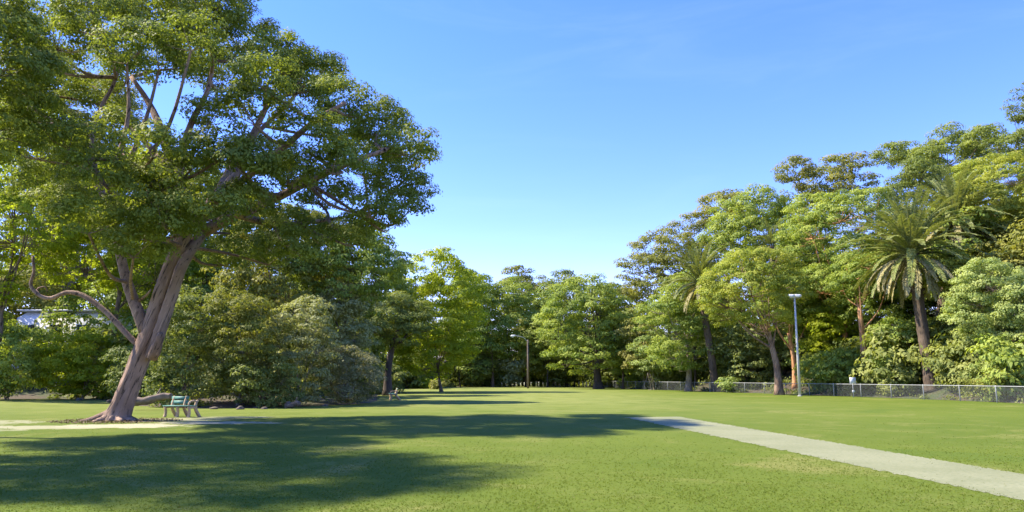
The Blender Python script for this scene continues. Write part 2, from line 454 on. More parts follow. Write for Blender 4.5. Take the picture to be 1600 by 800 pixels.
# synthetic wicket strip
pc = [G(978, 652.5), G(1062, 651), G(1600, 741), G(1600, 783)]
def pitch_mat():
    m, nt = new_mat('worn_synthetic_turf')
    out = nd(nt, 'ShaderNodeOutputMaterial'); pb = nd(nt, 'ShaderNodeBsdfPrincipled'); tc = nd(nt, 'ShaderNodeTexCoord')
    n1 = noise_tex(nt, .5, 5, .65, tc.outputs['Object']); n2 = noise_tex(nt, 14, 5, .7, tc.outputs['Object'])
    col = mixc(nt, ramp(nt, n1, .35, .65), (.190, .198, .090), (.235, .238, .120))
    col = mixc(nt, ramp(nt, n2, .45, .75), col, (.12, .145, .055))
    nt.links.new(col, pb.inputs['Base Color']); pb.inputs['Roughness'].default_value = .9
    bp = nd(nt, 'ShaderNodeBump'); bp.inputs['Strength'].default_value = .3; bp.inputs['Distance'].default_value = .02
    nt.links.new(n2, bp.inputs['Height']); nt.links.new(bp.outputs[0], pb.inputs['Normal'])
    nt.links.new(pb.outputs[0], out.inputs[0]); return m
up0, up1 = np.array(G(1062, 651)), np.array(G(1600, 741)); lo0, lo1 = np.array(G(978, 652.5)), np.array(G(1600, 783))
up_e = up0 + (up1 - up0) * 1.6; lo_e = lo0 + (lo1 - lo0) * 1.75
prng = np.random.default_rng(8); PV = []
NP = 420
for k in range(NP):
    t = k / (NP - 1); w = (up0 + (up_e - up0) * t) - (lo0 + (lo_e - lo0) * t); w /= np.linalg.norm(w)
    PV.append(lo0 + (lo_e - lo0) * t + w * prng.normal(.03, .07)); PV.append(up0 + (up_e - up0) * t + w * prng.normal(-.06, .07))
PITCH_Q = [lo0, up0, up_e, lo_e]
pt_ = build('pitch', [(p[0], p[1], .005) for p in PV], [(2 * k, 2 * k + 2, 2 * k + 3, 2 * k + 1) for k in range(NP - 1)], None, pitch_mat()); pt_['kind'] = 'structure'

def in_quad(x, y, q, grow=0):
    q = np.array(q); c = q.mean(0); ok = np.ones(len(x), bool); s0 = None
    for k in range(4):
        a_, b_ = q[k], q[(k + 1) % 4]
        cr = (b_[0] - a_[0]) * (y - a_[1]) - (b_[1] - a_[1]) * (x - a_[0])
        cc = (b_[0] - a_[0]) * (c[1] - a_[1]) - (b_[1] - a_[1]) * (c[0] - a_[0])
        ok &= (cr * np.sign(cc) > -grow * np.linalg.norm(b_ - a_))
    return ok

# grass: short blades on the nearer lawn
def grass_mat():
    m, nt = new_mat('grass_blade')
    out = nd(nt, 'ShaderNodeOutputMaterial'); a1 = nd(nt, 'ShaderNodeAttribute', attribute_name='tint'); a2 = nd(nt, 'ShaderNodeAttribute', attribute_name='age')
    col = mixc(nt, a1.outputs['Fac'], (.120, .162, .017), (.150, .190, .024)); col = mixc(nt, a2.outputs['Fac'], col, (.24, .23, .08))
    df = nd(nt, 'ShaderNodeBsdfDiffuse'); tr = nd(nt, 'ShaderNodeBsdfTranslucent'); ms = nd(nt, 'ShaderNodeMixShader'); ms.inputs[0].default_value = .45
    nt.links.new(col, df.inputs[0]); nt.links.new(col, tr.inputs[0]); nt.links.new(df.outputs[0], ms.inputs[1]); nt.links.new(tr.outputs[0], ms.inputs[2])
    nt.links.new(ms.outputs[0], out.inputs[0]); return m
gr = np.random.default_rng(77)
NB = 420000
y = 4.5 * (30 / 4.5) ** gr.random(NB); x = gr.uniform(-1, 1, NB) * (y * .80 + 2)
keep = (poly_dist(x, y) < -.3) & ~(in_quad(x, y, PITCH_Q, -.14) & (gr.random(NB) < .97)) & ~(in_quad(x, y, PITCH_Q, 0) & (gr.random(NB) < .4))
for (cx, cy, rx, ry, st) in WORN:
    keep &= ~((((x - cx) / rx) ** 2 + ((y - cy) / ry) ** 2 < gr.uniform(.2, 1.1, NB)) & (gr.random(NB) < st * 1.2))
# thin, clumpy cover
cl = np.sin(x * 1.7 + 2 * np.sin(y * .9)) * np.sin(y * 2.1 + 1.5 * np.sin(x * .7)) + np.sin(x * 5.1 + y * 1.3) * .5
keep &= gr.random(NB) < (.62 + .22 * cl) * (1 - .97 * sstep(7, 22, y))
x, y = x[keep], y[keep]; n_ = len(x)
ang = gr.uniform(0, 2 * PI, n_); w = (.004 + .0005 * y) * gr.uniform(.7, 1.3, n_); h = gr.uniform(.010, .024, n_) * (1 + .010 * y)
ln_ = gr.normal(0, .026, (n_, 2))
B = np.stack([x, y, np.full(n_, -.004)], 1); D = np.stack([np.cos(ang) * w, np.sin(ang) * w, np.zeros(n_)], 1)
Tp = B + np.stack([ln_[:, 0], ln_[:, 1], h], 1)
go = build('grass', np.stack([B - D, B + D, Tp], 1).reshape(-1, 3), None, np.arange(n_ * 3).reshape(-1, 3), grass_mat(), None,
           {'tint': gr.random(n_), 'age': (gr.random(n_) < .10) * gr.uniform(.3, 1, n_)})
go['kind'] = 'stuff'; go['label'] = 'short mown green grass blades across the near lawn'; go['category'] = 'grass'

# fallen leaves and bark on the bare ground round the leaning tree
lt = np.random.default_rng(31); NL = 2600
a_ = lt.uniform(0, 2 * PI, NL); q_ = 1.75 * lt.random(NL) ** .8; lx = -15.4 + np.cos(a_) * q_ * 1.35 + .6; ly = 27.7 + np.sin(a_) * q_
ll = Leaves(lt); ll.add(np.stack([lx, ly, lt.uniform(.006, .03, NL)], 1), np.array([0, 0, 1.]) + lt.normal(0, .35, (NL, 3)), .075, .4)
LEAF['litter'] = leaf_mat('fallen_leaves', (.035, .028, .015), (.10, .080, .040), (.06, .05, .03), .05)
lo_ = ll.build('leaf_litter', LEAF['litter'], None, .5); lo_['kind'] = 'stuff'; lo_['label'] = 'brown fallen leaves and bark scattered round the foot of the leaning trunk'; lo_['category'] = 'leaf litter'

# undergrowth along the lawn's far edge and up the slopes
ur = np.random.default_rng(3); lv = Leaves(ur)
cand = np.stack([ur.uniform(-75, 80, 14000), ur.uniform(36, 165, 14000)], 1)
dd = poly_dist(cand[:, 0], cand[:, 1])
ok = (dd > .9) & (dd < 30) & (np.abs(cand[:, 0]) < cand[:, 1] * .82 + 3) & ~((cand[:, 0] < -10) & (cand[:, 1] < 46) & (dd < 3)) & (ur.random(14000) < .75 * np.exp(-dd / 14) + .12)
cand = cand[ok][:1700]; dd = dd[ok][:1700]
zz = ht(cand[:, 0], cand[:, 1])
for (x_, y_), z_, d_ in zip(cand, zz, dd):
    r_ = ur.uniform(.5, 1.2) * (.55 + .45 * sstep(0, 5, d_)); nl = 46
    e = rand_dirs(ur, nl); e[:, 2] = np.abs(e[:, 2])
    lv.add(np.array([x_, y_, z_]) + e * np.array([r_ * 1.3, r_ * 1.3, r_ * 1.1]) * ur.uniform(.5, 1.05, (nl, 1)), e + ur.normal(0, .5, (nl, 3)), max(.22, y_ * .0045), ur.uniform(0, .5) ** 1.3)
ug = lv.build('undergrowth', LEAF['under'], None, .5)
ug['kind'] = 'stuff'; ug['label'] = 'low leafy undergrowth below the trees round the lawn'; ug['category'] = 'undergrowth'

# ------------------------------------------------------------------ the big leaning tree
def hero():
    rng = np.random.default_rng(11); Y = 28.0
    base = np.array([P(184, 656, Y)[0], Y, -.05]); o = base
    root = thing('leaning_tree', base, 'huge leaning tree with pinkish furrowed trunk and broad dark green crown, beside the bench', 'tree')
    W = lambda a, b, d=0: P(a, b, Y + d) - o
    tr = MB()
    # main trunk with ridges
    pts = spline([W(182, 660), W(205, 598), W(228, 535), W(252, 460), W(272, 405), W(296, 352, -.3)], 60)
    t = np.linspace(0, 1, 60); rad = .39 * (1 - t) + .26 * t + .24 * np.exp(-t * 34)
    pts[0] = [0, 0, -.15]
    tr.tube(pts, rad, 36, .12, rng)
    # second, split-off stem hugging the trunk on the right
    p2 = spline([W(236, 560, -.15), W(256, 500, -.2), W(272, 452, -.2), W(288, 410, -.2), W(318, 362, .4)], 30)
    tr.tube(p2, np.linspace(.22, .20, 30), 16, .16, rng)
    # fluted buttress roots
    for a_, l_, r_ in ((-2.9, 1.9, .2), (-2.3, 1.1, .2), (-1.7, .85, .22), (-1.0, .9, .22), (-.4, 1.15, .2), (.4, .9, .18), (1.3, .9, .2), (2.2, 1.0, .2), (2.85, 1.5, .18)):
        e = np.array([math.cos(a_) * l_, math.sin(a_) * l_, -.02]); m1 = e * .42 + np.array([0, 0, .13])
        tr.tube(spline([[.12, 0, .75], e * .16 + np.array([.03, 0, .36]), m1, e * .7 + rng.normal(0, .10, 3) * [1, 1, .1] + np.array([0, 0, .05]), e + np.array([0, 0, -.10])], 14), np.linspace(r_ * 1.15, r_ * .2, 14), 9, .22, rng)
    def br(pp, r0, r1, n=16, s=9): 
        q = spline([W(*p) for p in pp], n); tr.tube(q, np.linspace(r0, r1, n), s, .1, rng); return q
    B = []
    B.append(br([(228, 520), (213, 482), (198, 440), (186, 390), (176, 345, -.6), (160, 300, -1.4)], .25, .12))
    B.append(br([(286, 385), (278, 330, 1), (268, 262, 2), (250, 200, 2.5), (232, 160, 3), (205, 120, 3)], .30, .09))
    B.append(br([(276, 300, 1.5), (285, 240, 1.8), (300, 190, 2), (325, 140, 2.4), (335, 80, 2.6)], .20, .07))
    B.append(br([(300, 350), (330, 318, .5), (370, 270, 1), (400, 200, 1.5), (430, 140, 2)], .30, .08))
    B.append(br([(318, 362, .4), (370, 335), (420, 315, -1), (480, 285, -1.5), (545, 255, -2), (600, 235, -2)], .25, .07))
    B.append(br([(370, 335), (430, 350, 1), (500, 345, 2), (560, 335, 2.5)], .15, .05))
    B.append(br([(296, 352), (280, 300, -2), (240, 270, -3.5), (180, 250, -4.5), (120, 250, -5)], .20, .06))
    B.append(br([(176, 350, -.6), (150, 270, 0), (143, 230, .8), (152, 180, 1.4), (176, 135, 1.6), (190, 95, 1.6)], .13, .06))
    B.append(br([(330, 318, .5), (420, 250, -2), (490, 190, -3), (540, 160, -3)], .17, .06))
    B.append(br([(265, 262, 2), (225, 220, 4), (160, 150, 5), (100, 100, 5)], .15, .05))
    B.append(br([(340, 300, 1), (380, 230, 4), (460, 150, 5.5), (470, 110, 6)], .15, .05))
    # bare twisted low limb
    br([(216, 540), (196, 520), (165, 487), (132, 463), (105, 457), (80, 466), (62, 462), (48, 446), (53, 425), (51, 400)], .12, .045, 30, 8)
    br([(62, 462), (58, 452, .2), (70, 448, .3), (74, 456, .4)], .05, .02, 8, 5)
    br([(216, 470), (228, 462, -.3), (236, 452, -.5)], .07, .03, 6, 5)
    # broken dark stub
    tr.tube(spline([W(238, 560, -.5), W(248, 535, -.8), W(252, 520, -.9)], 6), [.16, .2, .17, .13, .12, .09], 9, .2, rng)
    lobes_px = [(90, 55, 62, 0), (160, 30, 70, -2), (240, 20, 70, 1), (320, 20, 66, -1), (375, 55, 55, 2), (430, 90, 52, -1), (490, 120, 54, 1), (540, 160, 50, -2),
        (590, 190, 48, 0), (632, 225, 42, -1), (615, 285, 42, 1), (632, 325, 30, 0), (570, 255, 50, 3), (580, 325, 34, -2), (480, 215, 48, -4),
        (400, 175, 50, -4), (350, 120, 46, 4), (420, 250, 46, 4), (500, 300, 42, 3), (340, 235, 44, -4), (395, 315, 42, -3), (455, 355, 36, 1),
        (80, 130, 46, 3), (110, 215, 42, -5), (170, 270, 50, -5), (240, 300, 52, -4.5), (200, 345, 46, -3), (130, 330, 48, -1), (90, 280, 42, 3), (275, 355, 34, -3.5),
        (160, 150, 34, 3), (205, 105, 42, 5), (190, 200, 30, -3), (300, 90, 44, 6), (470, 120, 44, 6), (540, 200, 38, 5), (320, 290, 34, 4), (555, 352, 26, 1), (250, 90, 50, -4), (330, 180, 36, 2), (140, 345, 46, -5), (210, 385, 40, -4), (100, 320, 40, -3), (260, 340, 40, -5), (60, 230, 46, -1), (40, 170, 44, 2), (300, 250, 36, -3.5), (380, 250, 40, -4.5), (450, 270, 40, -3.5), (520, 255, 40, -4), (410, 120, 44, -5), (300, 60, 50, -5), (200, 80, 50, -4.5), (360, 350, 34, 3), (430, 385, 30, 3), (500, 370, 28, 3), (420, 400, 32, 1), (470, 385, 34, -1), (545, 372, 28, 0), (600, 350, 28, -1), (650, 250, 32, 2), (650, 300, 28, 2), (350, 400, 34, 3), (60, 290, 40, 0), (20, 120, 44, -2), (330, 330, 36, -5), (240, 230, 40, -6), (150, 220, 38, 3), (260, -25, 66, 0), (140, -20, 66, 2), (345, -25, 52, 1), (30, 60, 45, 1)]
    lob = []; hubs = []
    ends = np.concatenate(B)
    for (a_, b_, r_, d_) in lobes_px:
        c = W(a_, b_, d_); r = r_ / F * (Y + d_)
        lob.append((*c, r * 1.1, r * 1.1, r * .68))
        h = c - np.array([0, 0, r * .45]); q = ends[np.argmin(((ends - h) ** 2).sum(1) + 2.5 * np.clip(ends[:, 2] - h[2] + .5, 0, None) ** 2)]
        tr.tube(spline([q, (q + h) / 2 + rng.normal(0, .18, 3) - np.array([0, 0, .1]), h], 9), np.linspace(.085, .04, 9), 6, .1, rng, cap=False)
        hubs.append(h)
    lv = Leaves(rng)
    foliage(lv, lob, rng, .130, .50, 1.15, .75, .45, -.8, [tr, .4, .018], hubs, .03, .3)
    tr.build('trunk', BARK['hero'], root, True)
    lv.build('crown', LEAF['hero'], root, .48, .4)
hero()

# ------------------------------------------------------------------ other trees  (name, label, cat, base px, distance, crown box in the photo ...)
T = tree
# left side
T('broadleaf_tree', 'dark leafy tree cut by the left edge of the photo, nearest the camera', 'tree', -130, 20.5, (-290, -80, 58, 285), 'hero', 'brown', L=.12, rs=.45, n=14, seed=21, cover=1.0, young=.5)
T('shade_tree', 'tall tree outside the left edge that throws shade across the near lawn', 'tree', -420, 15, (-640, -480, -70, 180), 'hero', 'brown', L=.2, rs=.6, n=11, seed=122)
T('sunlit_tree', 'yellow-green sunlit tree behind the left edge shrubs, leftmost of the backlit ones', 'tree', -30, 52, (-80, 130, 130, 500), 'bright', 'brown', n=12, seed=22, L=.24, skip=.1, young=.5)
T('sunlit_tree', 'glowing yellow-green tree right behind the leaning trunk', 'tree', 170, 58, (90, 230, 310, 490), 'bright', 'brown', n=11, seed=23, L=.25, skip=.1, young=.6)
T('background_tree', 'tall grey-green tree showing between limbs of the leaning tree', 'tree', 110, 76, (10, 100, 250, 470), 'olive', 'grey', n=10, seed=24, skip=.15)
T('background_tree', 'tall green tree hidden behind middle of the leaning tree crown', 'tree', 330, 62, (230, 250, 430, 500), 'mid', 'brown', n=11, seed=25, L=.26)
T('weeping_tree', 'olive green tree drooping above the tangled shrubs right of the leaning trunk', 'tree', 440, 50, (345, 320, 545, 515), 'olive', 'dark', n=13, seed=26, L=.24, low=-.7, droop=1.2, young=.5)
T('weeping_tree', 'dark domed tree hanging over the right end of the tangled shrubs', 'tree', 545, 50, (455, 340, 622, 500), 'mid', 'dark', n=12, seed=27, L=.22, low=-.7, droop=1.2, young=.5)
T('background_tree', 'dull green tree with top just above the dark domed tree', 'tree', 560, 78, (520, 385, 640, 560), 'mid', 'brown', n=8, seed=28)
T('dark_tree', 'small dark tree with bent black trunk, nearest the second bench', 'tree', 606, 66.5, (556, 458, 672, 548), 'dark', 'dark', r0=.36, n=10, seed=29, path=[(607, 575), (614, 540), (622, 515)], cover=1.2, young=.5)
T('lime_tree', 'large bright lime-green tree behind the bent black trunk', 'tree', 690, 84, (612, 398, 750, 588), 'bright', 'brown', n=17, seed=30, lobe=.43, low=-.8, young=.7, L=.30)
T('lime_tree', 'lower lime-green tree spreading left of the bent black trunk', 'tree', 590, 84, (560, 500, 640, 590), 'bright', 'brown', n=8, seed=31, low=-.6, L=.3)
T('conifer', 'thin dark tree top standing highest behind the lime-green tree', 'tree', 712, 150, (698, 408, 730, 560), 'dark', 'dark', n=8, seed=32, lobe=.7, skip=.2)
# centre
T('broadleaf_tree', 'round-topped green tree just right of the lime-green tree', 'tree', 770, 126, (705, 428, 790, 590), 'mid', 'brown', n=11, seed=33, path=[(769, 560), (765, 530)])
T('broadleaf_tree', 'dark domed tree behind the old wooden lamp pole', 'tree', 822, 128, (768, 432, 858, 588), 'mid', 'brown', n=11, seed=34, young=.6)
T('background_tree', 'olive tree on the far hill above the wooden lamp pole', 'tree', 820, 158, (770, 418, 862, 520), 'olive', 'brown', n=9, seed=35)
T('background_tree', 'dark narrow tree behind the left side of the large pale green tree', 'tree', 885, 130, (846, 424, 925, 580), 'dark', 'dark', n=10, seed=36, young=.6)
T('brush_tree', 'large pale green billowing tree right of the open middle', 'tree', 935, 106, (850, 436, 985, 598), 'mid', 'dark', r0=.6, n=15, lobe=.42, seed=37, low=-.5, young=.7, path=[(933, 575), (936, 540)])
T('brush_tree', 'slim clumpy green tree between the billowing tree and the pinkish tree', 'tree', 973, 106, (936, 468, 1003, 580), 'mid', 'brown', n=10, lobe=.42, seed=38, young=.6)
T('blushing_tree', 'small sparse tree with pinkish yellow leaves near the fence start', 'tree', 1012, 101, (958, 500, 1040, 580), 'rust', 'pale', n=7, seed=39, skip=.4, stems=2, young=.6)
T('gum_tree', 'spreading olive gum tree crowning the hill above the middle trees', 'tree', 1050, 122, (978, 356, 1125, 480), 'olive', 'brown', n=11, seed=40, lobe=.43, skip=.12, young=.5)
T('brush_tree', 'leafy green tree with straight tan trunk left of the leaning palm trunk', 'tree', 1075, 87, (1004, 448, 1108, 590), 'mid', 'pale', r0=.34, n=13, lobe=.4, seed=41, low=-.5, young=.6, path=[(1077, 560), (1073, 530)])
T('blushing_tree', 'light green small tree with two thin pale stems by the fence', 'tree', 1018, 97, (992, 520, 1052, 588), 'pale', 'pale', n=6, seed=42, stems=2, skip=.15)
T('background_tree', 'tall green tree at the skyline between the lime-green tree and the round-topped tree', 'tree', 740, 140, (700, 424, 775, 580), 'hero', 'brown', n=11, seed=91, young=.6)
T('background_tree', 'feathery olive tree in the far skyline dip left of the big gum hill', 'tree', 965, 135, (915, 432, 1015, 570), 'olive', 'brown', n=11, seed=92, young=.5)
T('background_tree', 'green far tree in the notch between the dark domed tree and the narrow one', 'tree', 862, 150, (830, 440, 890, 580), 'mid', 'brown', n=9, seed=93, young=.5)
# right
T('pink_trunk_tree', 'broad gold-green tree with forked pinkish trunk left of the floodlight', 'tree', 1216, 69, (1104, 388, 1252, 525), 'gold', 'hero', r0=.34, n=15, lobe=.42, seed=43, low=-.5, young=.7, path=[(1214, 575), (1206, 540), (1196, 500)])
T('gum_tree', 'open-branched gum tree with sky between its limbs, left of the hilltop', 'tree', 1140, 105, (1068, 294, 1195, 400), 'olive', 'pale', n=8, seed=44, lobe=.42, skip=.35, young=.7, twigp=.9)
T('broadleaf_tree', 'green sloping tree behind the small middle palm', 'tree', 1190, 90, (1112, 300, 1270, 450), 'mid', 'brown', n=13, lobe=.42, seed=45, young=.7)
T('gum_tree', 'high gum tree poking above the ridge left of the tall skyline trees', 'tree', 1285, 100, (1206, 240, 1362, 330), 'olive', 'dark', n=9, lobe=.43, seed=46, skip=.25, young=.6)
T('brush_tree', 'massive dense green tree left of the big palm', 'tree', 1320, 74, (1228, 282, 1412, 500), 'mid', 'orange', r0=.32, n=18, lobe=.40, seed=47, low=-.5, young=.7)
T('hill_tree', 'bright green flat-topped tree on the right skyline above the palms', 'tree', 1480, 98, (1380, 200, 1582, 300), 'hero', 'brown', n=12, lobe=.4, seed=48, young=.5)
T('dark_tree', 'blackish green tree tucked beneath the flat-topped skyline tree', 'tree', 1430, 88, (1385, 252, 1490, 330), 'dark', 'dark', n=7, seed=49)
T('golden_tree', 'golden green tree at the upper right edge above the second palm', 'tree', 1560, 66, (1470, 240, 1650, 410), 'gold', 'brown', n=14, lobe=.43, seed=50, young=.9)
T('golden_tree', 'low golden clump hanging in front of the big palm trunk', 'tree', 1525, 58, (1434, 388, 1552, 470), 'gold', 'dark', n=8, lobe=.42, seed=51, young=.9)
T('wispy_tree', 'thin dark feathery tree rising at the far right edge', 'tree', 1610, 84, (1545, 125, 1660, 300), 'dark', 'dark', n=9, lobe=.32, seed=52, skip=.5, twigp=.9)
T('flowering_tree', 'pale creamy green bushy tree at the right edge behind the fence', 'tree', 1570, 52, (1496, 400, 1660, 622), 'pale', 'brown', n=15, lobe=.43, seed=53, low=-.8, young=.7)
T('orange_trunk_tree', 'slender tree with smooth bright orange trunk left of the big palm', 'tree', 1354, 66, (1290, 395, 1395, 470), 'mid', 'orange', r0=.33, n=7, seed=54, path=[(1349, 540), (1343, 480)], young=.5)
T('orange_trunk_tree', 'tree with leaning tawny trunk just left of the floodlight pole foot', 'tree', 1243, 76, (1180, 430, 1290, 520), 'mid', 'orange', r0=.30, n=7, seed=55, path=[(1240, 560), (1232, 520)])
T('broadleaf_tree', 'green tree filling the gap between the orange trunk and the big palm head', 'tree', 1375, 72, (1310, 380, 1440, 560), 'mid', 'brown', n=12, seed=57, young=.6)
T('broadleaf_tree', 'shaded green tree behind the dead skirt of the second palm', 'tree', 1530, 70, (1450, 330, 1620, 540), 'hero', 'brown', n=13, seed=58, young=.6)
T('dark_tree', 'dark-trunked tree just right of the floodlight pole', 'tree', 1262, 80, (1225, 420, 1330, 530), 'dark', 'dark', r0=.45, n=7, seed=56, path=[(1258, 560), (1255, 500)])

# ------------------------------------------------------------------ shrubs
def S(name, label, base, Y, box, leaf, seed, n=7, bark='brown', **kw):
    kw.setdefault('L', max(.13, Y * .0040)); kw.setdefault('rs', .55); kw.setdefault('stems', 3); kw.setdefault('low', -.9)
    return tree(name, label, 'shrub', base, Y, box, leaf, bark, r0=kw.pop('r0', .06), n=n, seed=seed, **kw)
S('shrub', 'bright green shrub at the left edge of the lawn', 20, 54, (-50, 490, 75, 626), 'mid', 61, n=12, bark='pale', young=.6)
S('shrub', 'leafy green shrub between the left edge shrub and the leaning trunk', 140, 55, (62, 522, 200, 624), 'bright', 62, n=12, bark='pale', young=.6)
S('sapling', 'thin leafy sapling standing in front of the white building', 120, 57, (85, 455, 185, 530), 'mid', 94, n=7, skip=.5, rs=.35, stems=2)
S('shrub', 'dark low shrub in the shade straight behind the leaning trunk', 215, 47, (170, 540, 262, 630), 'dark', 63, n=8)
S('shrub', 'dark twiggy shrub behind the park bench', 290, 41.5, (228, 462, 350, 640), 'under', 64, n=13, skip=.25, twigp=.9, rs=.5)
S('shrub', 'olive tangled shrub second to the right of the bench', 375, 41, (320, 440, 438, 640), 'olive', 65, n=13, skip=.3, twigp=.9, rs=.5, bark='grey')
S('shrub', 'greyish flowering shrub in the middle of the tangled bank', 465, 43, (410, 470, 522, 636), 'grey', 66, n=13, skip=.25, twigp=.9, rs=.45, bark='grey')
S('shrub', 'tall pale blossoming shrub above the right end of the tangled bank', 535, 49, (490, 440, 590, 590), 'grey', 67, n=10, skip=.25, rs=.45, twigp=.9, bark='grey')
S('shrub', 'dry pinkish-brown twiggy shrub ending the tangled bank at the open lawn', 545, 45, (498, 545, 592, 632), 'dry', 68, n=10, skip=.2, rs=.4, twigp=.5, bark='pale', L=.13, cover=.9)
S('shrub', 'olive-green shrub low between the bench shrub and the grey flowering one', 400, 40.5, (350, 560, 470, 640), 'under', 69, n=9, skip=.2, rs=.45, twigp=.9)
S('shrub', 'small bright shrub under the lime-green tree near the far lawn edge', 665, 108, (648, 590, 690, 608), 'bright', 70, n=5)
S('shrub', 'low pinkish shrub at the far lawn edge right of the small bright shrub', 681, 102, (668, 596, 700, 609), 'rust', 71, n=4)
S('shrub', 'round grey-green bush under the far trees left of the wooden lamp pole', 800, 125, (782, 558, 820, 602), 'grey', 72, n=6)
S('shrub', 'green bank of leaves beneath the far trees between two thin brown trunks', 750, 128, (716, 555, 790, 604), 'under', 73, n=9)
S('shrub', 'dark shady bush right of the wooden lamp pole', 860, 128, (826, 550, 905, 602), 'under', 74, n=9)
S('shrub', 'dark shady bush behind trunk of the billowing tree', 960, 118, (900, 545, 1010, 604), 'under', 75, n=9)
S('shrub', 'dark bush behind the first stretch of fence', 1045, 100, (995, 545, 1100, 606), 'under', 76, n=9)
S('shrub', 'pale broad-leaved shrub by the foot of the leaning palm trunk', 1150, 80, (1122, 588, 1156, 613), 'pale', 77, n=6, skip=.2)
S('shrub', 'green shrub behind the fence between leaning palm trunk and pinkish trunk', 1165, 84, (1115, 500, 1225, 606), 'under', 78, n=11)
S('shrub', 'glowing lime shrub behind the fence right of the floodlight pole', 1300, 74, (1262, 472, 1352, 590), 'bright', 79, n=12, young=.7)
S('shrub', 'dense green shrub low behind the small white sign', 1310, 67, (1262, 545, 1362, 614), 'mid', 80, n=10)
S('shrub', 'green shrub between the orange trunk and the big palm trunk', 1400, 62, (1362, 500, 1446, 614), 'mid', 81, n=11)
S('shrub', 'dark shrub right of the big palm trunk', 1490, 60, (1450, 490, 1535, 615), 'dark', 82, n=11)
S('shrub', 'tall dark shrub high on the slope behind the big palm', 1480, 70, (1410, 410, 1560, 560), 'dark', 83, n=12)
S('shrub', 'deep green shrub on the slope left of the glowing lime shrub', 1250, 88, (1200, 500, 1300, 600), 'dark', 84, n=10)
S('shrub', 'green shrub at the lower right corner of the fence', 1560, 50, (1520, 578, 1640, 626), 'olive', 85, n=8, skip=.2)

# trees packed on the slopes behind
def proto(sd, leaf, w, h, n=13, skip=.05):
    """a whole tree standing far back; its crown box is centred on its own trunk"""
    rng = np.random.default_rng(sd)
    lob = []
    for d in fib(n, rng):
        rr = w * .40 * rng.uniform(.8, 1.2)
        if d[2] < 0: d[2] *= .8
        lob.append((d[0] * (w - rr), d[1] * (w - rr), h * .60 + d[2] * (h * .40 - rr * .7), rr, rr, rr * .82))
    return lob
PR = []
def far_tree(sd, leaf, w, h, x, y, label, group):
    lob = np.array(proto(sd, leaf, w, h)); z = float(ht(x, y))
    lob[:, 0] += x; lob[:, 1] += y; lob[:, 2] += z
    s = y / F
    t = tree('hillside_tree', label, 'tree', 800 + x / (y / F) , y, None, leaf, 'dark', lobes=lob, seed=sd, L=.40, rs=1.15, young=.6, group=group, low=-.5)
    t.location = (x, y, z); PR.append(t); return t
LR, GRR = 'plain green tree packed among others on the slope behind the fence', 'trees packed on the slope behind the fence'
LC, GC = 'plain green tree in the far wood closing the lawn', 'trees of the far wood behind the lawn'
LL, GL = 'plain green tree in the wood behind the tangled shrubs on the left', 'trees of the wood behind the left shrubs'
far_tree(101, 'mid', 5.5, 14, 40, 96, LR, GRR); far_tree(102, 'dark', 5, 12, 30, 110, LR, GRR)
far_tree(103, 'olive', 5.5, 13, 5, 150, LC, GC); far_tree(104, 'hero', 6, 14, -10, 148, LC, GC)
spots = [(48, 84, 0), (56, 76, 1), (36, 86, 2), (46, 72, 1), (52, 66, 3), (27, 104, 0), (34, 122, 3), (22, 124, 1), (60, 90, 3), (28, 92, 1), (34, 78, 3), (41, 64, 0), (18, 118, 3), (66, 72, 0), (24, 96, 3),
         (12, 142, 0), (-2, 144, 1), (-18, 146, 3), (-26, 134, 2), (-6, 158, 2), (20, 140, 2), (-20, 124, 1), (-34, 120, 0), (3, 134, 1), (11, 130, 3), (-12, 134, 1), (-27, 112, 1), (-8, 139, 0),
         (-30, 92, 1), (-40, 84, 3), (-52, 80, 0), (-24, 72, 1), (-34, 66, 0), (-46, 66, 2), (-62, 72, 2), (-36, 74, 1), (-42, 96, 3), (-30, 104, 0), (-56, 92, 2), (-22, 82, 3), (-16, 118, 0), (-9, 128, 2), (6, 124, 3), (14, 118, 1), (44, 60, 2), (62, 62, 1), (52, 52, 3), (70, 84, 0), (38, 100, 2), (42, 78, 3)]
fr = np.random.default_rng(9)
for (x_, y_, k) in spots:
    lab, grp = (LR, GRR) if x_ > 15 and y_ < 128 else ((LL, GL) if x_ < -19 and y_ < 100 else (LC, GC))
    s_ = fr.uniform(.9, 1.1) * (.92 if x_ > 15 else .85)
    copy_tree(PR[k], (x_, y_, float(ht(x_, y_)) - .1), fr.uniform(0, 6.28), (s_, s_, s_ * fr.uniform(.92, 1.08)), lab, grp)

# understorey bushes on the slopes
def bush_lobes(sd):
    rng = np.random.default_rng(sd); return [(d[0] * 1.3, d[1] * 1.3, 1.3 + d[2] * 1.0, 1.0, 1.0, .9) for d in fib(6, rng)] + [(0, 0, 1.5, 1.2, 1.2, 1.3)]
BU = []
def slope_bush(sd, leaf, x, y, label, group):
    lob = np.array(bush_lobes(sd)); z = float(ht(x, y)); lob[:, 0] += x; lob[:, 1] += y; lob[:, 2] += z
    t = tree('bush', label, 'bush', 800 + x / (y / F), y, None, leaf, 'dark', lobes=lob, seed=sd, L=.30, rs=.7, young=.6, group=group, low=-.9, stems=2, r0=.05)
    t.location = (x, y, z - .1); BU.append(t)
BR, BGR = 'plain bush below the trees on the slope behind the fence', 'bushes on the slope behind the fence'
BC, BGC = 'plain bush along the dark edge of the far wood', 'bushes along the far wood'
BL, BGL = 'plain bush in the wood on the left behind the front shrubs', 'bushes in the left wood'
slope_bush(301, 'dark', 30, 68, BR, BGR); slope_bush(302, 'mid', 38, 60, BR, BGR); slope_bush(303, 'under', 30, 86, BR, BGR)
br_ = np.random.default_rng(17)
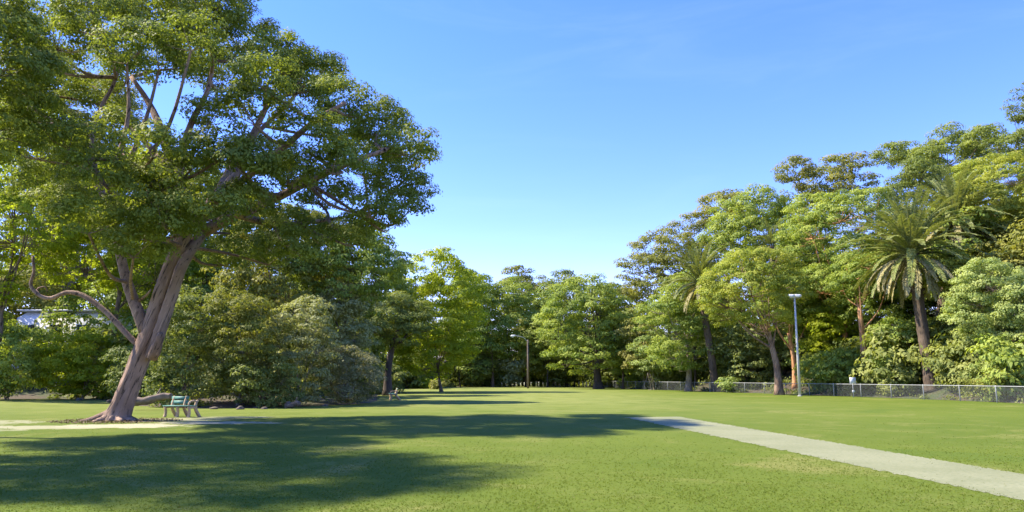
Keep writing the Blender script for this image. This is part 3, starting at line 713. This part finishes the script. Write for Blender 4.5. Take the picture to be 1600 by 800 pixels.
def blocks_view(x_, y_):
    q = 800 + x_ / y_ * F * 1.0; return (25 < q < 235 and 46 < y_ < 63 and br_.random() < .6) or any(a < q < b and y_ < c for a, b, c in ((1325, 1372, 67), (1415, 1480, 61), (1195, 1268, 77), (1095, 1130, 85), (1060, 1090, 88)))
def along(pts, n, d0, d1, lab, grp, smin, smax):
    pts = [np.array(G(*p)) for p in pts]
    for q in range(n):
        t = br_.uniform(0, len(pts) - 1.001); i_ = int(t); p = pts[i_] + (pts[i_ + 1] - pts[i_]) * (t - i_)
        r_ = p / np.linalg.norm(p); x_, y_ = p + r_ * br_.uniform(d0, d1); s_ = br_.uniform(smin, smax)
        if blocks_view(x_, y_): continue
        copy_tree(BU[br_.integers(0, 3)], (x_, y_, float(ht(x_, y_)) - .15), br_.uniform(0, 6.28), (s_, s_, s_ * br_.uniform(.9, 1.3)), lab, grp)
along([(945, 606), (1100, 611.5), (1250, 616.5), (1400, 622), (1500, 626), (1600, 630.5)], 46, 3, 18, BR, BGR, .7, 1.5)
along([(610, 608.5), (700, 605), (760, 604), (820, 603.6), (900, 603.4), (960, 605)], 34, 3, 12, BC, BGC, .9, 1.9)
along([(-60, 624), (90, 623), (190, 624), (300, 628), (420, 628), (520, 624), (600, 618)], 42, 3, 24, BL, BGL, .8, 1.7)

# ------------------------------------------------------------------ palms
def frond_mesh(name, L, e0, drop, rng, mat, leaflet=.42, n=58, ragged=0.0, curl=0.0):
    t = np.linspace(0, 1, 14); el = e0 - drop * t ** 1.25
    dx = np.cos(el) * L / 13; dz = np.sin(el) * L / 13
    px = np.concatenate([[0], np.cumsum(dx[:-1])]); pz = np.concatenate([[0], np.cumsum(dz[:-1])]); py = curl * L * t ** 2
    pts = np.stack([px, py, pz], 1); mb = MB(); mb.tube(pts, np.linspace(.055, .012, 14), 4, cap=False)
    u = np.linspace(.12, .995, n); P_ = np.stack([np.interp(u, t, pts[:, k]) for k in range(3)], 1)
    T_ = np.stack([np.interp(u, t, np.gradient(pts[:, k], t)) for k in range(3)], 1); T_ /= np.linalg.norm(T_, axis=1)[:, None]
    side = np.array([0, 1, 0]); V = []; tint = []
    for sgn in (-1, 1):
        for i_ in range(n):
            if rng.random() < ragged: continue
            l = leaflet * (1.0 * math.sin(PI * (.12 + .80 * u[i_])) ** .7) * rng.uniform(.85, 1.15)
            up = np.cross(T_[i_], side) * -1; up /= np.linalg.norm(up)
            if up[2] < 0: up = -up
            d = T_[i_] * rng.uniform(.65, .95) + side * sgn * rng.uniform(.7, 1.0) + up * rng.uniform(.1, .45) * (1 - ragged * 2) + np.array([0, 0, -.25 - ragged]); d /= np.linalg.norm(d)
            w = np.cross(d, up); w /= np.linalg.norm(w); w = w * .040 + up * rng.normal(0, .012)
            p = P_[i_]; q = p + d * l * .5; e = p + d * l + np.array([0, 0, -.12 * l])
            V += [p, q + w, e, q - w]; tint.append(rng.random())
    mb.add(V, np.arange(len(V)).reshape(-1, 4))
    me_o = mb.build(name, mat)
    me = me_o.data; bpy.data.objects.remove(me_o)
    npoly = len(me.polygons); a = me.attributes.new('tint', 'FLOAT', 'FACE'); a.data.foreach_set('value', rng.random(npoly).astype(np.float32))
    b = me.attributes.new('age', 'FLOAT', 'FACE'); b.data.foreach_set('value', (rng.random(npoly) * .45).astype(np.float32)); return me
frg = np.random.default_rng(40)
LIVE = [frond_mesh('frond', 1 * L, R(e), R(d), frg, LEAF['palm'], curl=c) for (L, e, d, c) in
        [(4.4, 84, 40, .03), (4.5, 70, 52, -.04), (4.7, 56, 62, .05), (4.8, 40, 64, -.05), (4.7, 22, 60, .04), (4.5, 4, 55, -.03), (4.2, -14, 48, .03)]]
DEAD = [frond_mesh('dead_frond', L, R(e), R(d), frg, LEAF['husk'], .38, 54, .12, c) for (L, e, d, c) in [(4.3, -8, 72, .05), (4.0, -26, 55, -.06), (3.4, -48, 34, .04)]]
def palm(name, label, crown_px, Y, base_px, size, live, dead, r0=.42, seed=1, group=None, lean=None):
    rng = np.random.default_rng(seed)
    bx = P(base_px, 600, Y)[0]; base = np.array([bx, Y, float(ht(bx, Y)) - .1]); c = P(*crown_px, Y) - base
    root = thing(name, base, label, 'palm tree', group)
    tr = MB()
    k = 46; t = np.linspace(0, 1, k)
    pts = spline([np.zeros(3), np.array([c[0] * .28, 0, c[2] * .35]), np.array([c[0] * .72, .05, c[2] * .72]), c], k)
    rad = r0 * (1 + .35 * np.exp(-t * 12) - .12 * t + .30 * np.clip((t - .82) / .18, 0, 1)) * (1 + .035 * np.sin(np.arange(k) * 2.1))
    tr.tube(pts, rad, 18, .10, rng)
    # stubs of cut fronds near the top
    for q in range(70):
        tt = rng.uniform(.62, .99); p = np.array([np.interp(tt, t, pts[:, m_]) for m_ in range(3)]); a_ = q * 2.4; rr = r0 * 1.0
        e = np.array([math.cos(a_), math.sin(a_), .9]); tr.tube([p + e * [rr * .8, rr * .8, 0], p + e * [rr * 1.35, rr * 1.35, .28]], [.09, .035], 4)
    tr.build('trunk', BARK['palm'], root, True)
    for q in range(live):
        f = q / live; k_ = min(len(LIVE) - 1, int(f ** 1.1 * len(LIVE))); o = link('frond', LIVE[k_], root)
        a_ = q * 2.39996 + rng.normal(0, .15); s_ = size * rng.uniform(.9, 1.08)
        o.location = c + np.array([math.cos(a_) * .25, math.sin(a_) * .25, .5 - .6 * f]); o.rotation_euler = (rng.normal(0, .12), rng.normal(0, .07), a_); o.scale = (s_, s_, s_)
    for q in range(dead):
        f = q / max(dead, 1); k_ = min(2, int(f * 3)); o = link('dead_frond', DEAD[k_], root)
        a_ = q * 2.39996 + 1 + rng.normal(0, .2); s_ = size * rng.uniform(.8, 1.1)
        o.location = c + np.array([math.cos(a_) * .3, math.sin(a_) * .3, -.15 - .4 * f]); o.rotation_euler = (rng.normal(0, .1), rng.normal(0, .06), a_); o.scale = (s_, s_, s_)
    return root
palm('date_palm', 'big date palm with full round head and skirt of tan dead fronds', (1424, 398), 59, 1455, 1.17, 100, 46, .46, 1)
palm('date_palm', 'second date palm just behind and right of the biggest one', (1492, 348), 64, 1466, 1.05, 80, 30, .45, 2)
palm('date_palm', 'small-looking palm head peeping out between green crowns above the gold tree', (1206, 385), 84, 1222, .70, 40, 8, .4, 3)
palm('date_palm', 'palm with dark leaning trunk and head half hidden by trees at the middle right', (1093, 442), 84, 1118, 1.05, 70, 16, .42, 4)

# ------------------------------------------------------------------ fence
def fence():
    L = [G(936, 605.6), G(1000, 608.6), G(1100, 612.2), G(1250, 617.4), G(1400, 623.0), G(1500, 627.0), G(1600, 631.6)]
    L.append(L[-1] + (L[-1] - L[-2]) * 2.0)
    L = [np.array(p) + np.array([.35, .35]) for p in L]
    z = [0.0 for p in L]
    root = thing('chain_link_fence', (*L[0], 0), 'low grey chain-link fence along the right side of the lawn', 'fence'); o = np.array([*L[0], 0])
    H = 1.05
    seg = [np.linalg.norm(L[i + 1] - L[i]) for i in range(len(L) - 1)]; cum = np.concatenate([[0], np.cumsum(seg)])
    def at(s): return np.array([np.interp(s, cum, [p[0] for p in L]), np.interp(s, cum, [p[1] for p in L]), 0]) - o
    n = int(cum[-1] / 3.3)
    rl = MB(); pp = [at(s) + [0, 0, H] for s in np.linspace(0, cum[-1], n * 2)]; rl.tube(pp, .030, 6); rl.build('top_rail', M['galv'], root)
    for k in range(n + 1):
        p = at(cum[-1] * k / n); m = MB(); m.tube([p + [0, 0, -.2], p + [0, 0, H + .03], p + [0, 0, H + .06]], [.036, .036, .02], 8); m.build('post', M['galv'], root)
    w = MB(); st = .085; N = int(cum[-1] / st)
    S_ = np.arange(N) * st; A = np.array([np.interp(S_, cum, [p[0] for p in L]), np.interp(S_, cum, [p[1] for p in L])]).T; off = int(H / st)
    B_ = A[off:]; A = A[:-off]; k = len(A); h = .0045
    for lo, hi in ((.04, H), (H, .04)):
        V = np.zeros((k, 4, 3)); V[:, 0, :2] = A; V[:, 1, :2] = A; V[:, 2, :2] = B_; V[:, 3, :2] = B_
        V[:, 0, 2] = lo - h; V[:, 1, 2] = lo + h; V[:, 2, 2] = hi + h; V[:, 3, 2] = hi - h
        V[:, 1, 1] -= .004; V[:, 2, 1] -= .004
        w.add(V.reshape(-1, 3) - o, np.arange(k * 4).reshape(-1, 4))
    w.build('wire_mesh', M['mesh_wire'], root)
fence()

# ------------------------------------------------------------------ furniture
def floodlight():
    b = G(1250, 619); root = thing('floodlight_pole', (*b, 0), 'tall light grey pole with twin floodlight head in front of the fence', 'lamp post')
    top = P(1241.5, 466, b[1]); H = top[2]; lean = top[0] - b[0]
    m = MB(); m.tube([[0, 0, -.1], [lean * .5, 0, H * .5], [lean, 0, H]], [.13, .10, .07], 14); m.build('pole', M['pole'], root, True)
    m = MB(); m.tube([[0, 0, 0], [0, 0, .04]], [.22, .22], 12); m.build('base_plate', M['pole'], root)
    m = MB(); m.box((lean, 0, H + .05), (.85, .10, .10)); m.build('crossarm', M['pole'], root)
    for sx in (-.28, .28):
        m = MB(); m.box((lean + sx, -.12, H + .22), (.44, .50, .20), 0, .25); h = m.build('floodlight', M['white'], root)
        q = MB(); q.box((lean + sx, -.14, H + .12), (.36, .40, .03), 0, .25); q.build('lens', M['lens'], h)
floodlight()
def lamp_wood():
    b = G(825, 606.8); root = thing('wooden_lamp_pole', (*b, 0), 'old brown wooden pole with a curved lamp arm at the far lawn edge', 'lamp post')
    top = P(824, 531, b[1]); H = top[2]
    m = MB(); m.tube([[0, 0, -.2], [.02, 0, H * .5], [0, 0, H]], [.18, .15, .12], 12, .05, np.random.default_rng(2)); m.build('pole', M['wood_pole'], root, True)
    m = MB(); m.tube(spline([[0, -.05, H - .35], [-.7, -.1, H + .35], [-1.9, -.1, H + .62]], 10), .05, 8); m.build('arm', M['galv'], root, True)
    m = MB(); m.tube([[-1.8, -.1, H + .62], [-2.0, -.1, H + .63], [-2.5, -.1, H + .60], [-2.65, -.1, H + .57]], [.06, .13, .15, .05], 10); h = m.build('lamp_head', M['white'], root, True)
    m = MB(); m.tube([[-2.1, -.1, H + .52], [-2.3, -.1, H + .46], [-2.5, -.1, H + .51]], [.08, .12, .07], 8); m.build('lens', M['lens'], h, True)
lamp_wood()

def bench(label, loc, rz, length=1.45, back=.92):
    root = thing('park_bench', loc, label, 'bench', None, rz)
    xs = [0, length * .52, length]
    for i_, x_ in enumerate(xs):
        m = MB()
        m.tube(spline([[x_, -.46, -.03], [x_, -.34, .12], [x_, -.20, .28], [x_, -.14, .40]], 8), np.linspace(.075, .06, 8), 8)        # splayed rear foot rising to the seat
        m.tube(spline([[x_, .26, -.03], [x_, .20, .16], [x_, .24, .40]], 7), np.linspace(.065, .055, 7), 8)
        m.box((x_, .03, .395), (.09, .52, .07))
        if x_ < back * length + .01 or i_ == 2: m.tube(spline([[x_, -.14, .38], [x_, -.20, .60], [x_, -.27, .84 if i_ < 2 else .66]], 7), np.linspace(.06, .045, 7), 8)
        if i_ == 2: m.tube(spline([[x_, -.2, .62], [x_, .0, .66], [x_, .24, .60], [x_, .26, .42]], 8), .035, 7)
        m.build('support', M['concrete_tan'], root, True)
    for y_ in (-.10, .03, .16, .28):
        m = MB(); m.box((length / 2, y_, .455), (length + .12, .10, .035)); m.build('seat_slat', M['bench_green'], root)
    for (y_, z_) in ((-.185, .60), (-.225, .77)):
        m = MB(); m.box((length * back / 2 - .04, y_, z_), (length * back + .08, .035, .12), 0, .22); m.build('back_slat', M['bench_green'], root)
    return root
b1 = G(258, 651.5)
bench('green slatted park bench with tan supports right of the leaning trunk', (b1[0] + .1, b1[1] + .1, 0), R(180 - 12) if False else R(-14), 1.12, .66)
b2 = G(614, 624.5)
bench('second small tan and green bench beside the bent black trunk', (b2[0], b2[1], 0), R(-78), 1.5, 1.0)
# benches face the camera: the seat's +y side looks towards it
for o in bpy.data.objects:
    if o.name.startswith('park_bench'):
        o.scale = (1, -1, 1)

def log_thing(label, p0, p1, r, seed, prop=True):
    rng = np.random.default_rng(seed); p0 = np.array(p0); p1 = np.array(p1)
    root = thing('fallen_log', p0, label, 'log'); d = p1 - p0
    m = MB(); m.tube(spline([[0, 0, 0], d * .35 + [0, 0, -.06], d * .7 + [0, .05, .05], d], 20), np.linspace(r, r * .7, 20) * (1 + .1 * np.sin(np.arange(20))), 14, .16, rng); m.build('trunk', M['log'], root, True)
    m = MB(); m.tube(spline([d * .05, d * .0 + [-.12, -.1, -.45], [-.15, -.12, -p0[2] - .03]], 6), np.linspace(r * .5, r * .4, 6), 8, .1, rng)
    m.build('branch', M['log'], root, True); m = MB(); m.tube([d * .6, d * .66 + [.1, 0, r * 2.2]], [r * .35, r * .12], 6); m.build('branch', M['log'], root, True)
log_thing('weathered pale fallen log propped off the ground behind the bench', P(206, 627, 37), P(268, 619, 37), .22, 5)
log_thing('short dark reddish log end poking from the tangled shrubs', P(448, 632, 39.5), P(468, 631, 39.2), .16, 6)

def sign_post(name, label, b, w, h, top, mat, extra=None):
    root = thing(name, (b[0], b[1], 0), label, 'sign')
    m = MB(); m.tube([[0, 0, -.2], [0, 0, top]], .03, 8); m.build('post', M['galv'], root)
    m = MB(); m.box((0, -.05, top - h / 2), (w, .02, h)); m.build('sign_panel', mat, root)
    if extra: m = MB(); m.box((0, -.05, extra[2]), (extra[0], .02, extra[1])); m.build('sign_panel', extra[3], root)
sb = G(1334, 621.2); sign_post('white_sign', 'small white notice sign on a post at the fence', sb, .50, .50, 1.62, M['white'], (.22, .16, .50, M['white']))
sb = G(621, 609.3); sign_post('blue_sign', 'blue and white sign on a post beyond the bent black trunk', sb, .42, .62, 2.0, M['blue'], (.44, .40, 2.15, M['white']))

# row of small pale posts along the far edge
pr = np.random.default_rng(12)
src = None
for k, px_ in enumerate(list(range(783, 856, 6)) + list(range(868, 932, 7))):
    b = G(px_, 604.1); top = pr.uniform(.85, 1.0)
    if src is None:
        src = thing('bollard', (0, 0, 0), '', 'bollard', 'row of small pale posts along the far lawn edge')
        m = MB(); m.tube([[0, 0, -.2], [0, 0, .82], [0, 0, .86]], [.13, .13, .10], 10); m.build('post', M['white'], src)
        m = MB(); m.tube([[0, 0, .70], [0, 0, .78]], [.136, .136], 10, cap=False); m.build('band', M['teal'], src)
        r = src
    else:
        r = src.copy(); COL.objects.link(r)
        for ch in src.children: c = ch.copy(); COL.objects.link(c); c.parent = r
    r.location = (b[0] + pr.normal(0, .15), b[1] + pr.normal(0, .2), 0); r.scale = (1, 1, top)
    r['label'] = 'small pale post in the row along the far lawn edge'

# stones along the planted bed
for k, (px_, py_, s_) in enumerate([(330, 639.5, .16), (372, 640, .2), (410, 639.5, .14), (505, 635, .15), (120, 626, .25), (175, 629, .3)]):
    b = G(px_, py_); rng = np.random.default_rng(200 + k); d = fib(60, rng); r_ = s_ * (1 + .15 * np.sin(d[:, 0] * 4 + k) + .12 * np.sin(d[:, 1] * 5))
    import bmesh
    bm = bmesh.new(); bmesh.ops.create_icosphere(bm, subdivisions=3, radius=1)
    for v in bm.verts:
        c = v.co; f_ = 1 + .16 * math.sin(c.x * 3.1 + k) + .13 * math.sin(c.y * 4 + 2 * k) + .08 * math.sin(c.z * 6 + k)
        v.co = (c.x * f_ * s_ * 1.3, c.y * f_ * s_, c.z * f_ * s_ * .6)
    me = bpy.data.meshes.new('stone'); bm.to_mesh(me); bm.free(); me.materials.append(M['stone'])
    o = link('stone', me); o.location = (b[0], b[1] + .25, s_ * .15); o.rotation_euler = (0, 0, k * 1.3)
    tag(o, 'rough edging stone at the foot of the tangled shrubs' if px_ > 200 else 'rough stone under the shrubs left of the leaning trunk', 'stone', 'edging stones by the tangled shrubs' if px_ > 200 else 'stones left of the leaning trunk')

# long white building glimpsed through the trees on the left
def building():
    Y = 63; a_ = P(25, 512, Y); b_ = P(235, 512, Y); cx = (a_[0] + b_[0]) / 2; w_ = b_[0] - a_[0]; z0 = float(ht(cx, Y)) - .3; top = P(130, 487, Y)[2]
    root = thing('white_building', (cx, Y, z0), 'long low white building glimpsed through the trees left of the leaning trunk', 'building'); Hh = top - z0
    m = MB(); m.box((0, 3, Hh / 2), (w_, 6, Hh)); m.build('wall', M['wall'], root)
    m = MB(); m.box((0, 3, Hh + .12), (w_ + .1, 6.2, .14)); m.build('roof', M['roof'], root)
    for k in range(5):
        x_ = -w_ / 2 + w_ * (k + .5) / 5; m = MB(); m.box((x_, -.03, Hh - 1.6), (1.2, .1, 1.1)); wo = m.build('window', M['white'], root)
        m = MB(); m.box((x_, -.06, Hh - 1.6), (1.0, .08, .9)); m.build('pane', M['window'], wo)
building()

# ------------------------------------------------------------------ light, sky, camera
EL, AZX, AZY = 48.0, -.985, .17            # sun stands high, behind the scene to the left
sd = bpy.data.lights.new('sun', 'SUN'); sd.energy = SUN_E = 3.3; sd.angle = R(1.0); sd.color = (1, .90, .73)
so = bpy.data.objects.new('sun', sd); COL.objects.link(so)
az = math.atan2(AZX, AZY)                 # clockwise from +y
sun_dir = Vector((math.sin(az) * math.cos(R(EL)), math.cos(az) * math.cos(R(EL)), math.sin(R(EL))))
so.rotation_euler = sun_dir.to_track_quat('Z', 'Y').to_euler()
w = bpy.data.worlds.new('World'); SC.world = w; w.use_nodes = True
nt = w.node_tree; bg = nt.nodes['Background']; sky = nt.nodes.new('ShaderNodeTexSky'); sky.sky_type = 'NISHITA'; sky.sun_disc = False
sky.sun_elevation = R(EL); sky.sun_rotation = az; sky.altitude = 300; sky.air_density = 1.0; sky.dust_density = 0; sky.ozone_density = 2.5
hs = nt.nodes.new('ShaderNodeHueSaturation'); hs.inputs['Saturation'].default_value = 1.25; nt.links.new(sky.outputs[0], hs.inputs['Color']); tn = nt.nodes.new('ShaderNodeMix'); tn.data_type = 'RGBA'; tn.blend_type = 'MULTIPLY'; tn.inputs[0].default_value = 1; tn.inputs[7].default_value = (.67, .53, .81, 1); nt.links.new(hs.outputs[0], tn.inputs[6]); gtc = nt.nodes.new('ShaderNodeTexCoord'); gm = nt.nodes.new('ShaderNodeMapping'); gm.inputs['Scale'].default_value = (1.2, 1.2, 7)
gm.inputs['Rotation'].default_value = (.1, .15, 0); nt.links.new(gtc.outputs['Generated'], gm.inputs['Vector'])
gn = noise_tex(nt, 2.2, 7, .62, gm.outputs[0], .6); gf = nt.nodes.new('ShaderNodeMath'); gf.operation = 'MULTIPLY'; gf.inputs[1].default_value = .03; nt.links.new(ramp(nt, gn, .48, .80), gf.inputs[0])
wisp = mixc(nt, gf.outputs[0], tn.outputs[2], (3.2, 3.6, 4.6)); nt.links.new(wisp, bg.inputs[0]); bg.inputs[1].default_value = .15

cam = bpy.data.cameras.new('camera'); co = bpy.data.objects.new('camera', cam); COL.objects.link(co)
cam.sensor_width = 36; cam.lens = 36 * F / 1600; cam.clip_end = 8000; cam.clip_start = .1
co.location = (0, 0, EYE); co.rotation_euler = (PI / 2 + PITCH, 0, 0); SC.camera = co
SC.view_settings.view_transform = 'Standard'; SC.view_settings.look = 'None'; SC.view_settings.exposure = 1.9; SC.view_settings.gamma = 1
SC.cycles.max_bounces = 7; SC.cycles.diffuse_bounces = 6; SC.cycles.transmission_bounces = 6; SC.cycles.transparent_max_bounces = 4
